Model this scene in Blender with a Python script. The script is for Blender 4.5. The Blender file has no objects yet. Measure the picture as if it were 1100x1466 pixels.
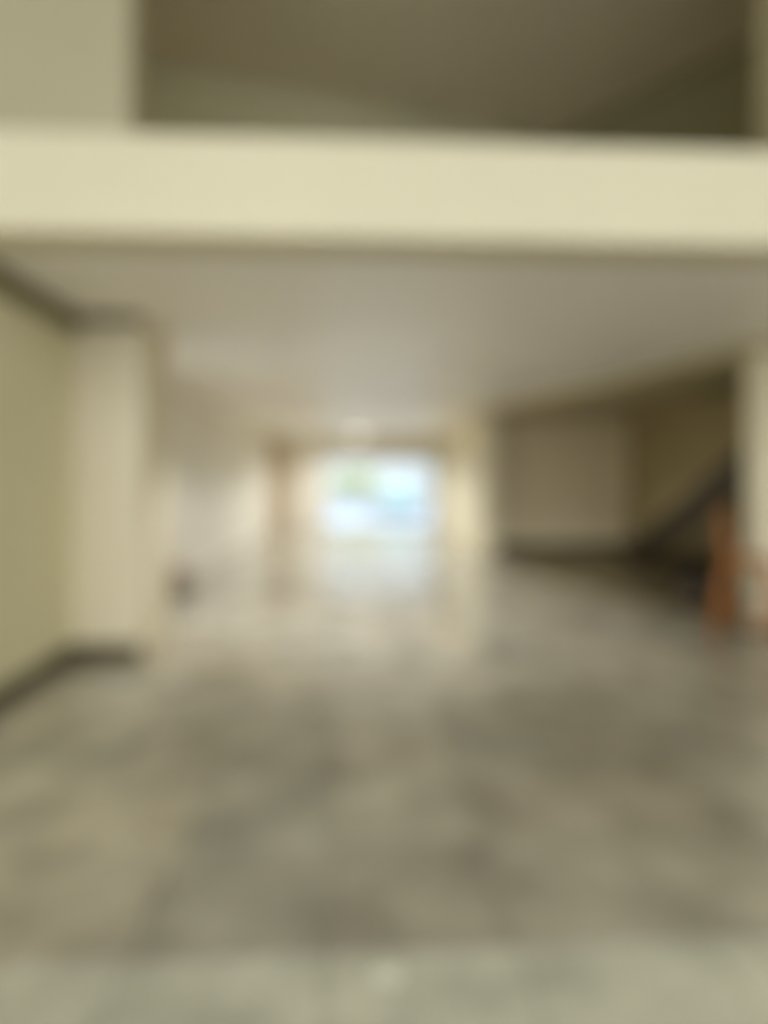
import bpy, bmesh, math, random
from mathutils import Vector, Matrix

# ------------------------------------------------------------------ camera, sky, exposure
SC = bpy.context.scene
COL = SC.collection
random.seed(11)
PI = math.pi

cd = bpy.data.cameras.new('camera')
cam = bpy.data.objects.new('camera', cd)
COL.objects.link(cam)
cam.location = (0, 0, 1.5)
cam.rotation_euler = (PI / 2, 0, math.radians(-3.0))
cd.sensor_fit = 'VERTICAL'
cd.sensor_height = 36.0
cd.lens = 900 / 1466 * 36.0
cd.shift_y = -(733 - 690) / 1466
cd.clip_start = 0.02
cd.clip_end = 200
cd.dof.use_dof = True                  # the photograph is out of focus at every distance
cd.dof.focus_distance = 0.1
cd.dof.aperture_fstop = 3.7
SC.camera = cam

world = bpy.data.worlds.new('sky')
SC.world = world
world.use_nodes = True
wn = world.node_tree
bgn = wn.nodes['Background']
bgn.inputs[0].default_value = (0.94, 0.97, 1.0, 1)
bgn.inputs[1].default_value = 1.7

SC.view_settings.view_transform = 'Standard'
SC.view_settings.look = 'None'
SC.view_settings.gamma = 1
SC.view_settings.use_curve_mapping = False
SC.view_settings.exposure = 0.86
SC.cycles.use_denoising = True
SC.cycles.max_bounces = 14
SC.cycles.diffuse_bounces = 9
SC.cycles.glossy_bounces = 4
SC.cycles.caustics_reflective = False
SC.cycles.caustics_refractive = False
SC.cycles.sample_clamp_indirect = 6


# ------------------------------------------------------------------ materials
def mat(name, rgb, rough=0.6, var=0.08, scale=3.0, metal=0.0, bump=0.0, stretch=(1, 1, 1), spec=0.5, detail=4):
    m = bpy.data.materials.new(name)
    m.use_nodes = True
    nt = m.node_tree
    b = nt.nodes['Principled BSDF']
    b.inputs['Roughness'].default_value = rough
    b.inputs['Metallic'].default_value = metal
    b.inputs['Specular IOR Level'].default_value = spec
    geo = nt.nodes.new('ShaderNodeNewGeometry')
    mp = nt.nodes.new('ShaderNodeMapping')
    mp.inputs['Scale'].default_value = stretch
    nt.links.new(geo.outputs['Position'], mp.inputs['Vector'])
    n = nt.nodes.new('ShaderNodeTexNoise')
    n.inputs['Scale'].default_value = scale
    n.inputs['Detail'].default_value = detail
    nt.links.new(mp.outputs[0], n.inputs['Vector'])
    r = nt.nodes.new('ShaderNodeValToRGB')
    r.color_ramp.elements[0].position = 0.3
    r.color_ramp.elements[1].position = 0.7
    r.color_ramp.elements[0].color = tuple(max(0, c * (1 - var)) for c in rgb) + (1,)
    r.color_ramp.elements[1].color = tuple(min(1, c * (1 + var)) for c in rgb) + (1,)
    nt.links.new(n.outputs['Fac'], r.inputs['Fac'])
    nt.links.new(r.outputs['Color'], b.inputs['Base Color'])
    if bump:
        bp = nt.nodes.new('ShaderNodeBump')
        bp.inputs['Strength'].default_value = bump
        bp.inputs['Distance'].default_value = 0.01
        nt.links.new(n.outputs['Fac'], bp.inputs['Height'])
        nt.links.new(bp.outputs[0], b.inputs['Normal'])
    return m


def stone_mat():
    m = mat('polished_stone', (0.325, 0.302, 0.233), rough=0.15, var=0.30, scale=2.6, spec=0.75, detail=6)
    nt = m.node_tree
    b = nt.nodes['Principled BSDF']
    ramp = [n for n in nt.nodes if n.type == 'VALTORGB'][0]
    oi = nt.nodes.new('ShaderNodeObjectInfo')
    mx = nt.nodes.new('ShaderNodeMix')
    mx.data_type = 'RGBA'
    mx.blend_type = 'MULTIPLY'
    mx.inputs[0].default_value = 1.0
    nt.links.new(ramp.outputs['Color'], mx.inputs[6])
    nt.links.new(oi.outputs['Color'], mx.inputs[7])
    nt.links.new(mx.outputs[2], b.inputs['Base Color'])
    return m


def glass_mat():
    m = bpy.data.materials.new('clear_glass')
    m.use_nodes = True
    nt = m.node_tree
    nt.nodes.clear()
    out = nt.nodes.new('ShaderNodeOutputMaterial')
    tr = nt.nodes.new('ShaderNodeBsdfTransparent')
    tr.inputs[0].default_value = (0.95, 0.98, 0.97, 1)
    gl = nt.nodes.new('ShaderNodeBsdfGlossy')
    gl.inputs['Roughness'].default_value = 0.02
    fr = nt.nodes.new('ShaderNodeFresnel')
    fr.inputs[0].default_value = 1.45
    mx = nt.nodes.new('ShaderNodeMixShader')
    nt.links.new(fr.outputs[0], mx.inputs[0])
    nt.links.new(tr.outputs[0], mx.inputs[1])
    nt.links.new(gl.outputs[0], mx.inputs[2])
    nt.links.new(mx.outputs[0], out.inputs[0])
    return m


def fill_lamp_mat():  # glowing face of the added flush fill light
    m = bpy.data.materials.new('fill_diffuser')
    m.use_nodes = True
    b = m.node_tree.nodes['Principled BSDF']
    b.inputs['Base Color'].default_value = (0.9, 0.88, 0.82, 1)
    b.inputs['Emission Color'].default_value = (1.0, 0.93, 0.82, 1)
    b.inputs['Emission Strength'].default_value = 3.5
    return m


M = dict(
    cream=mat('cream_wall_paint', (0.80, 0.735, 0.53), 0.55, 0.03, 0.8),
    hall=mat('hall_wall_paint', (0.78, 0.745, 0.65), 0.5, 0.03, 0.8),
    pier=mat('tan_pier_paint', (0.71, 0.64, 0.46), 0.55, 0.03, 0.8),
    greenish=mat('pale_olive_wall_paint', (0.68, 0.64, 0.43), 0.55, 0.03, 0.8),
    beam=mat('cream_beam_paint', (0.67, 0.615, 0.435), 0.6, 0.03, 0.9),
    ceil=mat('ceiling_paint', (0.92, 0.89, 0.84), 0.42, 0.03, 0.7),
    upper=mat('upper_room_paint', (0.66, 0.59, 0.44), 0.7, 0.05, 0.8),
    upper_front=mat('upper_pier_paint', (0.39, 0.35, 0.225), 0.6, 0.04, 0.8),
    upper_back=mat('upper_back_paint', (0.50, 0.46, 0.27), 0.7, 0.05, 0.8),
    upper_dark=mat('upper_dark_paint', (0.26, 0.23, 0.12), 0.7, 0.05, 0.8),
    tan_shaded=mat('shaded_tan_wall', (0.40, 0.33, 0.17), 0.6, 0.05, 0.7),  # darker copy of the tan, the unlit side's shade in its colour
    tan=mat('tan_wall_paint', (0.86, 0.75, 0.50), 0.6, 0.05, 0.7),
    olive=mat('olive_ceiling', (0.50, 0.44, 0.27), 0.6, 0.05, 0.7),  # bay ceiling, a darker olive than the hall ceiling
    skirting=mat('dark_olive_skirting', (0.085, 0.07, 0.028), 0.4, 0.1, 6),
    top_strip=mat('olive_top_strip', (0.20, 0.175, 0.085), 0.5, 0.06, 4),
    darkwood=mat('dark_stair_wood', (0.022, 0.014, 0.008), 0.35, 0.3, 4, stretch=(1, 8, 8)),
    platform=mat('dark_boards', (0.12, 0.095, 0.04), 0.4, 0.2, 5, stretch=(6, 1, 1)),
    treadwood=mat('brown_tread_wood', (0.20, 0.155, 0.08), 0.45, 0.2, 5, stretch=(1, 6, 6)),
    redwood=mat('reddish_wood', (0.30, 0.13, 0.05), 0.4, 0.25, 5, stretch=(6, 6, 1)),
    orange=mat('orange_brown_wood', (0.36, 0.13, 0.03), 0.38, 0.2, 6, stretch=(6, 6, 1)),
    door=mat('brown_door_wood', (0.58, 0.48, 0.34), 0.45, 0.15, 4, stretch=(8, 8, 1)),
    grout=mat('grout', (0.30, 0.28, 0.22), 0.7, 0.1, 8),
    stone=stone_mat(),
    frame=mat('white_aluminium', (0.80, 0.80, 0.78), 0.35, 0.02, 3),
    steel=mat('brushed_steel', (0.6, 0.58, 0.54), 0.3, 0.03, 30, metal=1.0),
    taupe=mat('taupe_metal', (0.70, 0.64, 0.54), 0.5, 0.05, 4),
    glass=glass_mat(),
    fill_lamp=fill_lamp_mat(),
    pot=mat('grey_brown_clay', (0.28, 0.22, 0.18), 0.7, 0.15, 12, bump=0.2),
    soil=mat('soil', (0.06, 0.045, 0.03), 0.9, 0.3, 40),
    leaf=mat('plant_leaf', (0.22, 0.24, 0.10), 0.5, 0.25, 20),
    pink=mat('pale_pink_petal', (0.78, 0.46, 0.38), 0.6, 0.1, 25),
    bin=mat('dark_shade_tub', (0.06, 0.045, 0.03), 0.85, 0.1, 20),
    binrim=mat('black_rim', (0.02, 0.018, 0.016), 0.4, 0.1, 20),
    concrete=mat('pale_forecourt', (0.37, 0.43, 0.54), 0.6, 0.05, 1.5),
    white=mat('white_render', (0.48, 0.50, 0.52), 0.7, 0.03, 1.5),
    hedge=mat('hedge_leaf', (0.42, 0.46, 0.19), 0.6, 0.3, 9),
    bark=mat('bark', (0.18, 0.13, 0.08), 0.8, 0.2, 9),
    teal=mat('teal_car_paint', (0.32, 0.45, 0.47), 0.25, 0.03, 2, spec=0.6),
    carglass=mat('car_window', (0.25, 0.42, 0.45), 0.08, 0.03, 2, spec=0.8),
    rubber=mat('tyre_rubber', (0.03, 0.03, 0.03), 0.7, 0.1, 30),
    tail=mat('red_tail_lens', (0.6, 0.05, 0.04), 0.2, 0.05, 10),
    plate=mat('pale_plate', (0.58, 0.59, 0.47), 0.4, 0.03, 20),
)


# ------------------------------------------------------------------ helpers
def obj(name, bm, m, parent=None, smooth=False):
    bmesh.ops.recalc_face_normals(bm, faces=bm.faces)
    me = bpy.data.meshes.new(name)
    bm.to_mesh(me)
    bm.free()
    if smooth:
        for p in me.polygons:
            p.use_smooth = True
    me.materials.append(m)
    o = bpy.data.objects.new(name, me)
    COL.objects.link(o)
    if parent:
        o.parent = parent
    return o


def struct(name, bm, m, parent=None):
    o = obj(name, bm, m, parent)
    if parent is None:
        o['kind'] = 'structure'
    return o


def thing(name, label, cat, loc=(0, 0, 0), rz=0.0, group=None):
    o = bpy.data.objects.new(name, None)
    COL.objects.link(o)
    o.empty_display_size = 0.1
    o.location = loc
    o.rotation_euler = (0, 0, rz)
    o['label'] = label
    o['category'] = cat
    if group:
        o['group'] = group
    return o


def box(bm, x0, x1, y0, y1, z0, z1, bevel=0.0):
    vs = [bm.verts.new((x, y, z)) for x in (x0, x1) for y in (y0, y1) for z in (z0, z1)]
    f = [bm.faces.new([vs[i] for i in q]) for q in
         ((0, 1, 3, 2), (4, 6, 7, 5), (0, 4, 5, 1), (2, 3, 7, 6), (0, 2, 6, 4), (1, 5, 7, 3))]
    if bevel:
        es = list({e for ff in f for e in ff.edges})
        bmesh.ops.bevel(bm, geom=es, offset=bevel, segments=2, affect='EDGES', profile=0.5)
    return bm


def nbox(*a, **k):
    return box(bmesh.new(), *a, **k)


def prism(bm, pts, z0, z1):
    lo = [bm.verts.new((x, y, z0)) for x, y in pts]
    hi = [bm.verts.new((x, y, z1)) for x, y in pts]
    n = len(pts)
    bm.faces.new(lo[::-1])
    bm.faces.new(hi)
    for i in range(n):
        j = (i + 1) % n
        bm.faces.new((lo[i], lo[j], hi[j], hi[i]))
    return bm


def prism_x(bm, pts, x0, x1):
    """outline in (y, z) extruded along x"""
    lo = [bm.verts.new((x0, y, z)) for y, z in pts]
    hi = [bm.verts.new((x1, y, z)) for y, z in pts]
    n = len(pts)
    bm.faces.new(lo)
    bm.faces.new(hi[::-1])
    for i in range(n):
        j = (i + 1) % n
        bm.faces.new((lo[i], hi[i], hi[j], lo[j]))
    return bm


def tube(bm, pts, rad, n=10):
    pts = [Vector(p) for p in pts]
    if not isinstance(rad, (list, tuple)):
        rad = [rad] * len(pts)
    rings = []
    for i, p in enumerate(pts):
        d = (pts[min(i + 1, len(pts) - 1)] - pts[max(i - 1, 0)]).normalized()
        up = Vector((0, 0, 1)) if abs(d.z) < 0.95 else Vector((1, 0, 0))
        a = d.cross(up).normalized()
        b = d.cross(a).normalized()
        rings.append([bm.verts.new(p + (a * math.cos(t) + b * math.sin(t)) * rad[i])
                      for t in (2 * PI * k / n for k in range(n))])
    for r0, r1 in zip(rings, rings[1:]):
        for k in range(n):
            bm.faces.new((r0[k], r0[(k + 1) % n], r1[(k + 1) % n], r1[k]))
    bm.faces.new(rings[0][::-1])
    bm.faces.new(rings[-1])
    return bm


def lathe(bm, prof, n=24, c=(0, 0, 0)):
    rings = []
    for r, z in prof:
        if r < 1e-5:
            rings.append([bm.verts.new((c[0], c[1], c[2] + z))])
        else:
            rings.append([bm.verts.new((c[0] + r * math.cos(2 * PI * k / n), c[1] + r * math.sin(2 * PI * k / n), c[2] + z))
                          for k in range(n)])
    for a, b in zip(rings, rings[1:]):
        for k in range(n):
            k2 = (k + 1) % n
            if len(a) == 1 and len(b) == 1:
                continue
            if len(a) == 1:
                bm.faces.new((a[0], b[k], b[k2]))
            elif len(b) == 1:
                bm.faces.new((a[k], b[0], a[k2]))
            else:
                bm.faces.new((a[k], a[k2], b[k2], b[k]))
    return bm


# ------------------------------------------------------------------ structure
CEIL = 2.90          # hall ceiling
SLAB = 3.46          # top of the edge beam and of the upper floor
XL, XN = -2.50, -2.33   # left wall beyond and before the pier
WY0, WY1 = 6.25, 8.0     # unseen side opening, added behind the pier to light the hall
YB = 20.0            # end wall
XR = 2.95
FRONT = 3.6          # face of the edge beam

# floor: a bed with stone tiles laid on it
floor = struct('floor', nbox(-6, 8, -5, YB + 0.2, -0.2, -0.008), M['grout'])
T = 0.62
tm_bm = nbox(-T / 2 + .003, T / 2 - .003, -T / 2 + .003, T / 2 - .003, -0.01, 0.0)
bmesh.ops.bevel(tm_bm, geom=[e for e in tm_bm.edges if all(v.co.z > -0.001 for v in e.verts)], offset=0.003, segments=1, affect='EDGES')
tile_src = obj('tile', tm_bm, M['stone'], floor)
tile_mesh = tile_src.data
tones = {  # darker and paler stones among the near ones, (column, row) -> tone
}
DIAG = ((2.55, 12.15), (3.95, 6.08))


def diag_x(y):
    (xa, ya), (xb, yb) = DIAG
    return xa + (xb - xa) * (y - ya) / (yb - ya)


slots = []
for r in range(-10, 29):
    y = 2.0 + T * (r + 0.5)
    for c in range(-9, 12):
        x = -0.08 + T * (c + 0.5)
        if y > 3.3 and (x < XL - 0.25 or x > (3.2 if y > 12.2 else diag_x(max(y, 6.0)) + 0.45)):
            continue
        if y > YB - 0.25:
            continue
        d = y * .9986 + x * .0523
        xc = x * .9986 - y * .0523
        vis = d > 1.3 and abs(xc) / max(d, .1) < 0.611 + 0.45 / max(d, .1)
        slots.append((not vis, math.hypot(x, y), x, y, r, c))
slots.sort()
rest = bmesh.new()
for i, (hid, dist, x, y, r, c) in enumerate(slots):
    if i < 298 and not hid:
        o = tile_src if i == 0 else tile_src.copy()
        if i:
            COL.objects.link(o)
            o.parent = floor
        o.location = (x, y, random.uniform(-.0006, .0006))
        v = random.uniform(0.84, 1.16)
        w = random.uniform(-.03, .03)
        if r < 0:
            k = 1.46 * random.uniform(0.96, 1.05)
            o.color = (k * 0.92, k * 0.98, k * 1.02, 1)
        else:
            v *= tones.get((c, r), 1.0)
            o.color = (v * (1 + w), v, v * (1 - w), 1)
    else:
        box(rest, x - T / 2 + .003, x + T / 2 - .003, y - T / 2 + .003, y + T / 2 - .003, -0.01, 0.0)
ro = obj('tile', rest, M['stone'], floor)
ro['kind'] = 'stuff'
ro.color = (1, 1, 1, 1)

# raised boarded floor of the stair bay, its edge splayed, with a reddish nosing
(ax, ay), (bx_, by_) = DIAG
bay = struct('floor_bay', prism(bmesh.new(), [(ax, ay), (bx_, by_), (4.10, by_ - .02), (5.85, by_ - .02), (5.85, 13.0), (ax, 13.0)], -0.005, 0.03), M['platform'])
nz = bmesh.new()
dv = Vector((bx_ - ax, by_ - ay)).normalized()
nv = Vector((dv.y, -dv.x))
if nv.x > 0:
    nv = -nv
p0, p1 = Vector(DIAG[0]) + dv * 2.2, Vector(DIAG[1])
prism(nz, [tuple(p0 - nv * 0.02), tuple(p1 - nv * 0.02), tuple(p1 + nv * 0.05), tuple(p0 + nv * 0.05)], 0.0, 0.045)
struct('trim_1', nz, M['treadwood'])
struct('trim_4', nbox(bx_, 5.85, by_ - .07, by_ - .02, 0, .05), M['redwood'])

# hall ceiling (underside of the slab) and the cream edge beam
sl = bmesh.new()
prism(sl, [(-2.8, FRONT + .3), (4.9, FRONT + .3), (4.9, 6.08), (bx_, by_), (ax, ay), (XR, 20.2), (-2.8, 20.2)], CEIL, SLAB)
struct('ceiling', sl, M['ceil'])
struct('trim_2', nbox(-2.8, 6.1, FRONT, FRONT + .3, CEIL, SLAB), M['beam'])
cb = bmesh.new()
prism(cb, [(ax, ay), (bx_, by_), (4.9, 6.08), (4.9, 9.3), (6.0, 9.3), (6.0, 13.2), (ax, 13.2)], 2.80, SLAB)
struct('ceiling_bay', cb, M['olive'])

# walls
wl = bmesh.new()
box(wl, -2.8, XN, FRONT + .3, 5.4, 0, CEIL)
struct('wall_left_near', wl, M['greenish'])
wl = bmesh.new()
box(wl, -2.8, XL, 5.4, WY0, 0, CEIL)
box(wl, -2.8, XL, WY1, YB + .2, 0, CEIL)
box(wl, -2.8, XL, WY0, WY1, 2.6, CEIL)
struct('wall_left', wl, M['hall'])
struct('wall_left_pier', nbox(XL, -1.76, 5.4, 6.2, 0, CEIL), M['pier'])
struct('wall_right', prism(bmesh.new(), [(2.55, 12.15), (2.85, 12.15), (3.25, YB + .2), (XR, YB + .2)], 0, CEIL), M['cream'])
DX0, DX1, DH = -0.90, 2.74, 2.30
wb = bmesh.new()
box(wb, XL, DX0, YB, YB + .2, 0, CEIL)
box(wb, DX1, XR, YB, YB + .2, 0, CEIL)
box(wb, DX0, DX1, YB, YB + .2, DH, CEIL)
struct('wall_back', wb, M['hall'])
struct('wall_bay_back', nbox(2.86, 6.0, 13.0, 13.2, 0, 2.8), M['tan'])
struct('wall_bay_right', nbox(5.85, 6.1, FRONT + .3, 13.2, 0, 5.9), M['tan_shaded'])
struct('wall_right_pillar', nbox(4.10, 4.75, 6.08, 6.34, 0, 2.8), M['cream'])
struct('wall_bay_front', nbox(4.75, 5.85, 6.1, 6.3, 0, CEIL), M['cream'])
# unseen porch added to limit the sky light on the beam, open behind
struct('wall_added_porch_left', nbox(-6.2, -6.0, -5, FRONT + .25, 0, 7.0), M['cream'])
struct('wall_added_porch_right', nbox(8.0, 8.2, -5, FRONT + .25, 0, 7.0), M['cream'])
struct('wall_front_left', nbox(-6.2, -2.8, FRONT, FRONT + .3, 0, SLAB), M['cream'])
struct('wall_front_right', nbox(6.1, 8.2, FRONT, FRONT + .3, 0, 6.4), M['cream'])
struct('ceiling_added_porch', nbox(-6.2, 8.2, -2.5, FRONT + .25, 6.4, 6.7), M['cream'])
struct('floor_street', nbox(-30, 30, -30, -5, -.25, -.05), M['concrete'])
struct('floor_side', nbox(-30, -2.8, 3.9, 20.2, -.2, -.01), M['concrete'])
# upper storey
uf = bmesh.new()
box(uf, -6.0, -1.25, FRONT + .02, FRONT + .25, SLAB, 6.4)
box(uf, 2.56, 6.1, FRONT, FRONT + .25, SLAB, 6.4)
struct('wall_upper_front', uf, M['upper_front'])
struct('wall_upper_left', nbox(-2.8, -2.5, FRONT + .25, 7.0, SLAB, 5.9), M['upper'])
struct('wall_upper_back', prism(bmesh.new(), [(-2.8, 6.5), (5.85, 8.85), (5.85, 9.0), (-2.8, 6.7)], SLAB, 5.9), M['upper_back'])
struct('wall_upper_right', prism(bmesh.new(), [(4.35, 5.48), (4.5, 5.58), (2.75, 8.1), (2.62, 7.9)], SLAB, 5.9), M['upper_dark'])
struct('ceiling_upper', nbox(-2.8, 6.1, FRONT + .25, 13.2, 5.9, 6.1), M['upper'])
struct('wall_stairwell', nbox(4.75, 5.85, 9.3, 9.45, SLAB, 5.9), M['upper'])

# skirtings, and an olive strip along the wall top
def skirt(name, boxes, m):
    b = bmesh.new()
    for q in boxes:
        box(b, *q)
    return struct(name, b, m)


skirt('baseboard_left', [(XN, XN + .02, FRONT + .3, 5.4, 0, .15), (XN + .02, -1.76, 5.38, 5.4, 0, .15)], M['skirting'])
skirt('baseboard_bay', [(2.86, 5.85, 12.98, 13.0, .03, .22), (5.83, 5.85, 9.3, 12.98, .03, .22)], M['skirting'])
skirt('baseboard_pillar', [(4.10, 4.75, 6.06, 6.08, 0, .10)], M['redwood'])
skirt('trim_3', [(XN, XN + .06, FRONT + .3, 5.4, CEIL - .15, CEIL), (XN + .06, -1.76, 5.36, 5.4, CEIL - .08, CEIL)], M['top_strip'])

# ------------------------------------------------------------------ glass doors at the end of the hall
door = struct('door_1', nbox(DX0, DX0 + .07, YB - .01, YB + .12, 0, DH), M['frame'])
fb = bmesh.new()
box(fb, DX1 - .07, DX1, YB - .01, YB + .12, 0, DH)
box(fb, DX0 + .07, DX1 - .07, YB - .01, YB + .12, DH - .07, DH)
obj('door_frame', fb, M['frame'], door)
mid = (DX0 + DX1) / 2
for s, (xa, xb) in enumerate(((DX0 + .07, mid + .03), (mid - .03, DX1 - .07))):
    yy = YB + .02 + s * .05
    lf = bmesh.new()
    box(lf, xa, xa + .06, yy, yy + .04, .01, DH - .07)
    box(lf, xb - .06, xb, yy, yy + .04, .01, DH - .07)
    box(lf, xa + .06, xb - .06, yy, yy + .04, .01, .09)
    box(lf, xa + .06, xb - .06, yy, yy + .04, DH - .13, DH - .07)
    leaf = obj('sliding_leaf', lf, M['frame'], door)
    obj('pane', nbox(xa + .06, xb - .06, yy + .016, yy + .024, .09, DH - .13), M['glass'], leaf)
    hx = xb - .03 if s == 0 else xa + .03
    obj('handle', tube(bmesh.new(), [(hx, yy, .95), (hx, yy - .04, .97), (hx, yy - .04, 1.23), (hx, yy, 1.25)], .009), M['steel'], leaf)

# taupe shutter box over the doors
t = thing('shutter_box', 'long taupe roller shutter box on the wall above the bright glass doors', 'shutter box', (1.17, YB, 2.38))
obj('housing', nbox(-1.0, 1.0, -.20, 0, 0, .44, bevel=.02), M['taupe'], t)
obj('bottom_rail', nbox(-.96, .96, -.13, -.08, -.03, 0), M['steel'], t)
for s in (-1, 1):
    obj('end_cap', nbox(min(s * 1.0, s * 1.02), max(s * 1.0, s * 1.02), -.205, 0, -.005, .445), M['taupe'], t)

# tall brown door in the far left corner
d2 = bmesh.new()
box(d2, XL, XL + .06, YB - .04, YB, 0, 2.80)
box(d2, -1.94, -1.88, YB - .04, YB, 0, 2.80)
box(d2, XL + .06, -1.94, YB - .04, YB, 2.74, 2.80)
door2 = struct('door_2', d2, M['door'])
lf = nbox(XL + .06, -1.94, YB - .03, YB - .005, .01, 2.74)
leaf = obj('door_leaf', lf, M['door'], door2)
for z0, z1 in ((.15, .9), (1.05, 1.9), (2.0, 2.62)):
    obj('panel', nbox(XL + .13, -2.01, YB - .042, YB - .03, z0, z1, bevel=.004), M['door'], leaf)
obj('handle', tube(bmesh.new(), [(-1.98, YB - .03, 1.02), (-1.98, YB - .08, 1.02), (-2.09, YB - .08, 1.02)], .01), M['steel'], leaf)

# flush fill light, added to brighten the far end
def flush_fill_light(x, y, label):
    t = thing('flush_fill_light', label, 'fill light', (x, y, CEIL))
    obj('rim', lathe(bmesh.new(), [(.20, 0), (.22, -.01), (.22, -.045), (.205, -.05), (.195, -.045), (.195, 0)], 32), M['frame'], t, True)
    obj('diffuser', lathe(bmesh.new(), [(.194, -.02), (.194, -.046), (.15, -.062), (.08, -.07), (0, -.072)], 32), M['fill_lamp'], t, True)
    return t


flush_fill_light(0.2, 18.1, 'added round flush fill light near the glass doors, lit')


def fill_light(x, y, label, power, cone):  # spot lamps added to brighten the hall, housed in white cans
    t = thing('fill_light', label, 'fill_light', (x, y, CEIL), group='added white can fill lights on the hall ceiling')
    obj('can', lathe(bmesh.new(), [(0, 0), (.055, 0), (.055, -.08), (.050, -.08), (.050, -.02), (0, -.02)], 20), M['frame'], t, True)
    ld = bpy.data.lights.new('fill_spot', 'SPOT')
    ld.energy = power
    ld.color = (0.98, 0.98, 1.0)
    ld.spot_size = math.radians(cone)
    ld.spot_blend = 0.6
    ld.shadow_soft_size = 0.04
    lo = bpy.data.objects.new('fill_spot', ld)
    COL.objects.link(lo)
    lo.parent = t
    lo.location = (0, 0, -.075)
    return t


bay_fill = fill_light(4.3, 10.6, 'added white fill-light can on the olive ceiling of the shaded stair bay', 32, 116)  # added to lift the dim back wall of the bay
bay_fill.location.z = 2.80
del bay_fill['group']
ROWS = ((6.5, 'first'), (9.6, 'second'), (12.4, 'third'), (15.0, 'fourth'), (16.9, 'fifth'), (18.5, 'sixth'))
for y, nth in ROWS:
    for x, side in ((-0.75, 'left'), (1.05, 'right')):
        fill_light(x, y, 'added white fill-light can, %s of the %s ceiling row counted from the cream beam' % (side, nth), 100 if y < 7 else 78 if y < 16 else 66, 96 if y < 7 else 122 if y < 16 else 150)

# ------------------------------------------------------------------ staircase in the bay
t = thing('staircase', 'dark brown open staircase rising along the right wall of the shaded bay', 'staircase', (0, 0, .03))
RISE, RUN, Y0 = 0.155, 0.32, 11.05
NS = 14
for k in range(NS):
    y1 = Y0 - k * RUN
    z1 = (k + 1) * RISE
    obj('tread', nbox(5.02, 5.84, y1 - RUN - .02, y1 + .03, z1 - .045, z1), M['treadwood'], t)
sl_ = RISE / RUN
ye = Y0 - NS * RUN
for xa, xb in ((4.96, 5.02),):
    pts = [(Y0 + .16, 0), (Y0 + .16, .16), (Y0, .30), (ye, .30 + sl_ * (Y0 - ye)), (ye, sl_ * (Y0 - ye) - .20), (Y0 - .40, 0)]
    obj('stringer', prism_x(bmesh.new(), pts, xa, xb), M['darkwood'], t)

# ------------------------------------------------------------------ bar stool by the pillar (seen from the side, back to the left)
t = thing('bar_stool', 'orange-brown wooden bar stool with low back beside the cream pillar at right', 'stool', (3.76, 5.78, 0), math.radians(-25))
m = M['orange']
obj('seat', nbox(-.20, .22, -.20, .20, .735, .785, bevel=.015), m, t)
for sy in (-1, 1):
    obj('leg', tube(bmesh.new(), [(-.17, sy * .16, .74), (-.29, sy * .20, 0)], [.028, .021], 10), m, t, True)
    obj('leg', tube(bmesh.new(), [(.17, sy * .16, .74), (.30, sy * .20, 0)], [.028, .021], 10), m, t, True)
    obj('back_post', tube(bmesh.new(), [(-.17, sy * .17, .77), (-.185, sy * .17, .95), (-.225, sy * .17, 1.22)], [.028, .026, .022], 10), m, t, True)
    obj('stretcher', tube(bmesh.new(), [(-.245, sy * .185, .28), (.252, sy * .185, .28)], .013, 8), m, t, True)
obj('back_rail', nbox(-.232, -.200, -.19, .19, 1.10, 1.25, bevel=.008), m, t)
for x in (-.262, .267):
    obj('stretcher', tube(bmesh.new(), [(x, -.19, .18), (x, .19, .18)], .014, 8), M['redwood'], t, True)['label'] = 'darker red cross rail low between the legs'

# dark tub shape added where the stair's shade lies, at the bay edge
t = thing('stair_shade_tub', 'dark round tub standing in for stair shade, on the edge of the boarded bay floor', 'bin', (3.98, 7.15, .03))
obj('body', lathe(bmesh.new(), [(0, 0), (.12, 0), (.125, .01), (.16, .36), (.152, .36), (.118, .015), (0, .015)], 28), M['bin'], t, True)
rg = [(.150, .355), (.166, .352), (.170, .365), (.166, .378), (.150, .375)]
obj('rim', lathe(bmesh.new(), rg + [rg[0]], 28), M['binrim'], t, True)

# ------------------------------------------------------------------ potted plant by the left wall
t = thing('potted_plant', 'small grey-brown pot with pale pink flowers on the floor by the left wall', 'plant', (-2.18, 8.15, 0))
obj('pot', lathe(bmesh.new(), [(0, 0), (.12, 0), (.135, .02), (.175, .20), (.19, .20), (.19, .25), (.165, .25), (.155, .21), (0, .21)], 28), M['pot'], t, True)
obj('soil', lathe(bmesh.new(), [(.16, .205), (.16, .222), (.08, .232), (0, .234)], 20), M['soil'], t, True)
lb = bmesh.new()
stems = bmesh.new()
heads = []
for k in range(16):
    a = 2 * PI * k / 16 + random.uniform(-.2, .2)
    r = random.uniform(.06, .17)
    h = random.uniform(.32, .46)
    tip = Vector((r * math.cos(a), r * math.sin(a), h))
    tube(stems, [(.25 * tip.x, .25 * tip.y, .22), (.6 * tip.x, .6 * tip.y, .22 + (h - .22) * .6), tip], .004, 5)
    if k % 2 == 0:
        heads.append(tip)
    for s in (0.4, 0.75):
        c = Vector((.25 * tip.x, .25 * tip.y, .22)).lerp(tip, s)
        q = Vector((math.cos(a + s * 3), math.sin(a + s * 3), .25)).normalized()
        p = q.cross(Vector((0, 0, 1))).normalized()
        v = [lb.verts.new(c), lb.verts.new(c + q * .045 + p * .022 + Vector((0, 0, .01))), lb.verts.new(c + q * .09),
             lb.verts.new(c + q * .045 - p * .022 + Vector((0, 0, .01)))]
        lb.faces.new(v)
obj('stem', stems, M['leaf'], t, True)['kind'] = 'stuff'
obj('foliage', lb, M['leaf'], t)['kind'] = 'stuff'
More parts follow.
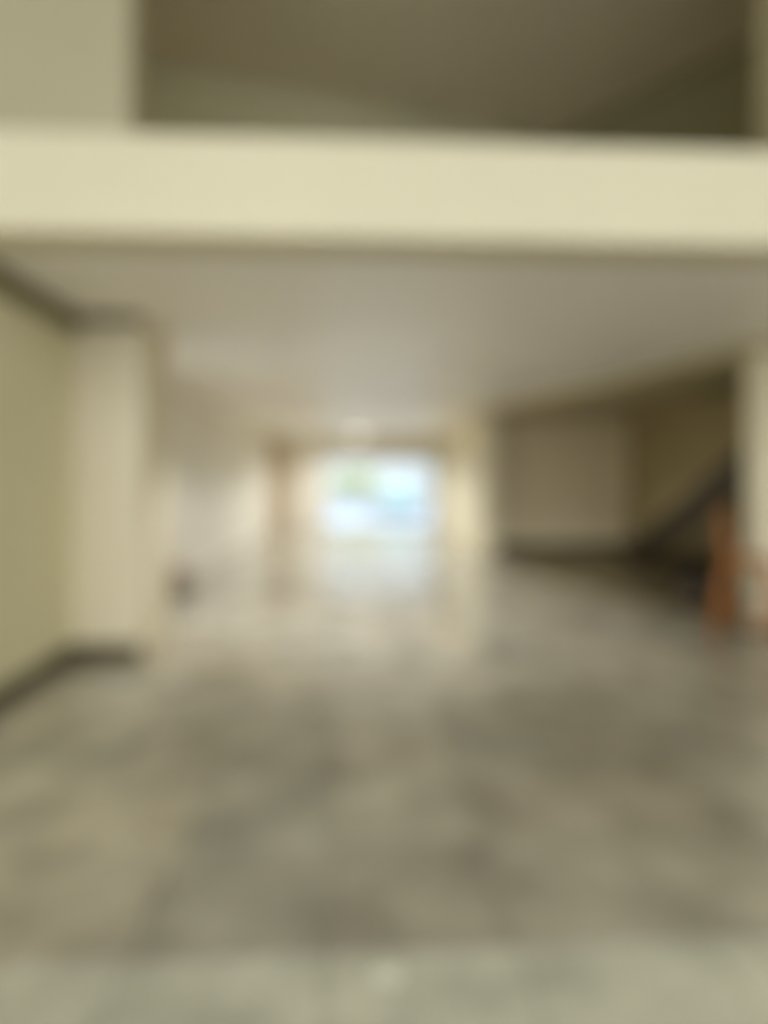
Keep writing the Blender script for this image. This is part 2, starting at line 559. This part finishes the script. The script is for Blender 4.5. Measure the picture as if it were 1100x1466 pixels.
for tip in heads:
    hb = bmesh.new()
    for k in range(7):
        a = 2 * PI * k / 7
        q = Vector((math.cos(a), math.sin(a), .45))
        p = Vector((-math.sin(a), math.cos(a), 0))
        vs = [hb.verts.new(tip), hb.verts.new(tip + q * .035 + p * .022), hb.verts.new(tip + q * .055), hb.verts.new(tip + q * .035 - p * .022)]
        hb.faces.new(vs)
    lathe(hb, [(0, -.008), (.015, 0), (.012, .014), (0, .02)], 8, tuple(tip))
    obj('blossom', hb, M['pink'], t)

# small pale disc on the nearest stone row
t = thing('floor_disc', 'small round pale disc in the pale stone at the near edge', 'floor socket', (0.11, 1.92, 0.001))
obj('flange', lathe(bmesh.new(), [(0, 0), (.045, 0), (.045, .003), (.040, .006), (.036, .006), (.036, .004), (0, .004)], 28), M['plate'], t)
obj('lid', lathe(bmesh.new(), [(0, .004), (.033, .004), (.033, .007), (.030, .008), (0, .008)], 28), M['plate'], t)

# ------------------------------------------------------------------ forecourt beyond the glass doors
struct('floor_forecourt', nbox(-14, 16, YB + .2, 60, -.2, -.01), M['concrete'])
gw = bmesh.new()
box(gw, -8, 12, 31.5, 31.75, -.01, 0.80)
box(gw, -8, 12, 31.46, 31.79, 0.80, 0.87)
struct('wall_garden', gw, M['white'])
hs = bmesh.new()
box(hs, -9, 13, 36, 36.3, -.01, 5.2)
struct('wall_house', hs, M['white'])
t = thing('hedge', 'clipped yellow-green hedge over the white garden wall outside the doors', 'hedge', (0.2, 32.6, -.01))
hb = bmesh.new()
for i in range(2600):
    c = Vector((random.uniform(-1.25, 1.25), random.uniform(-.5, .5), random.uniform(.3, 2.1)))
    if (abs(c.x) / 1.25) ** 4 + ((c.z - 1.1) / 1.05) ** 4 > random.uniform(.8, 1.1):
        continue
    q = Vector((random.gauss(0, 1), random.gauss(0, 1), random.gauss(0, 1))).normalized()
    p = q.orthogonal().normalized()
    s = random.uniform(.06, .10)
    hb.faces.new([hb.verts.new(c), hb.verts.new(c + q * s + p * s * .5), hb.verts.new(c + q * s * 2), hb.verts.new(c + q * s - p * s * .5)])
obj('foliage', hb, M['hedge'], t)['kind'] = 'stuff'
for x in (-.7, 0, .7):
    obj('trunk', tube(bmesh.new(), [(x, 0, 0), (x + .05, .03, .6), (x, 0, 1.3)], [.04, .035, .02], 8), M['bark'], t, True)

# teal hatchback parked beyond the doors, its rear to the hall
t = thing('car', 'pale teal hatchback car parked outside beyond the glass doors', 'car', (2.0, 26.5, -.01))


def loft(bm, secs):
    rings = [[bm.verts.new(p) for p in s] for s in secs]
    n = len(rings[0])
    for a, b in zip(rings, rings[1:]):
        for k in range(n):
            bm.faces.new((a[k], a[(k + 1) % n], b[(k + 1) % n], b[k]))
    bm.faces.new(rings[0][::-1])
    bm.faces.new(rings[-1])
    return bm


def sec(y, hw, z0, z1, r):
    pts = []
    for cx, cz, a0 in ((hw - r, z1 - r, 0), (-hw + r, z1 - r, 90), (-hw + r, z0 + r, 180), (hw - r, z0 + r, 270)):
        for k in range(4):
            a = math.radians(a0 + 30 * k)
            pts.append((cx + r * math.cos(a), y, cz + r * math.sin(a)))
    return pts


obj('body', loft(bmesh.new(), [sec(0, .74, .34, .80, .10), sec(.12, .82, .24, .92, .12), sec(.9, .86, .20, .96, .13), sec(2.6, .86, .20, .95, .13),
                               sec(3.5, .82, .22, .86, .12), sec(3.85, .72, .32, .70, .12)]), M['teal'], t, True)
obj('cabin', loft(bmesh.new(), [sec(.16, .70, .86, 1.02, .06), sec(.45, .66, .86, 1.40, .10), sec(1.2, .66, .86, 1.47, .12),
                                sec(2.0, .64, .86, 1.42, .12), sec(2.75, .66, .86, .98, .05)]), M['teal'], t, True)
rwm = bmesh.new()
rwm.faces.new([rwm.verts.new(p) for p in ((-.56, .19, 1.0), (.56, .19, 1.0), (.50, .43, 1.34), (-.50, .43, 1.34))])
r_ = bmesh.ops.extrude_face_region(rwm, geom=rwm.faces[:])
bmesh.ops.translate(rwm, verts=[v for v in r_['geom'] if isinstance(v, bmesh.types.BMVert)], vec=(0, -.03, .02))
obj('rear_window', rwm, M['carglass'], t)
for s in (-1, 1):
    obj('side_window', nbox(s * .66 - .02, s * .66 + .02, .62, 1.95, 1.0, 1.32, bevel=.015), M['carglass'], t)
    obj('tail_light', nbox(s * .68 - .07, s * .68 + .07, .0, .08, .62, .86, bevel=.02), M['tail'], t)
    for y in (.62, 3.05):
        wbm = bmesh.new()
        prof = [(.16, -.09), (.27, -.10), (.31, -.07), (.31, .07), (.27, .10), (.16, .09)]
        lathe(wbm, prof + [prof[0]], 24)
        lathe(wbm, [(0, -.07), (.16, -.08), (.16, .08), (0, .07)], 24)
        bmesh.ops.transform(wbm, matrix=Matrix.Translation((s * .76, y, .31)) @ Matrix.Rotation(PI / 2, 4, 'Y'), verts=wbm.verts)
        obj('wheel', wbm, M['rubber'], t, True)
obj('bumper', nbox(-.78, .78, -.06, .10, .32, .50, bevel=.04), M['teal'], t)
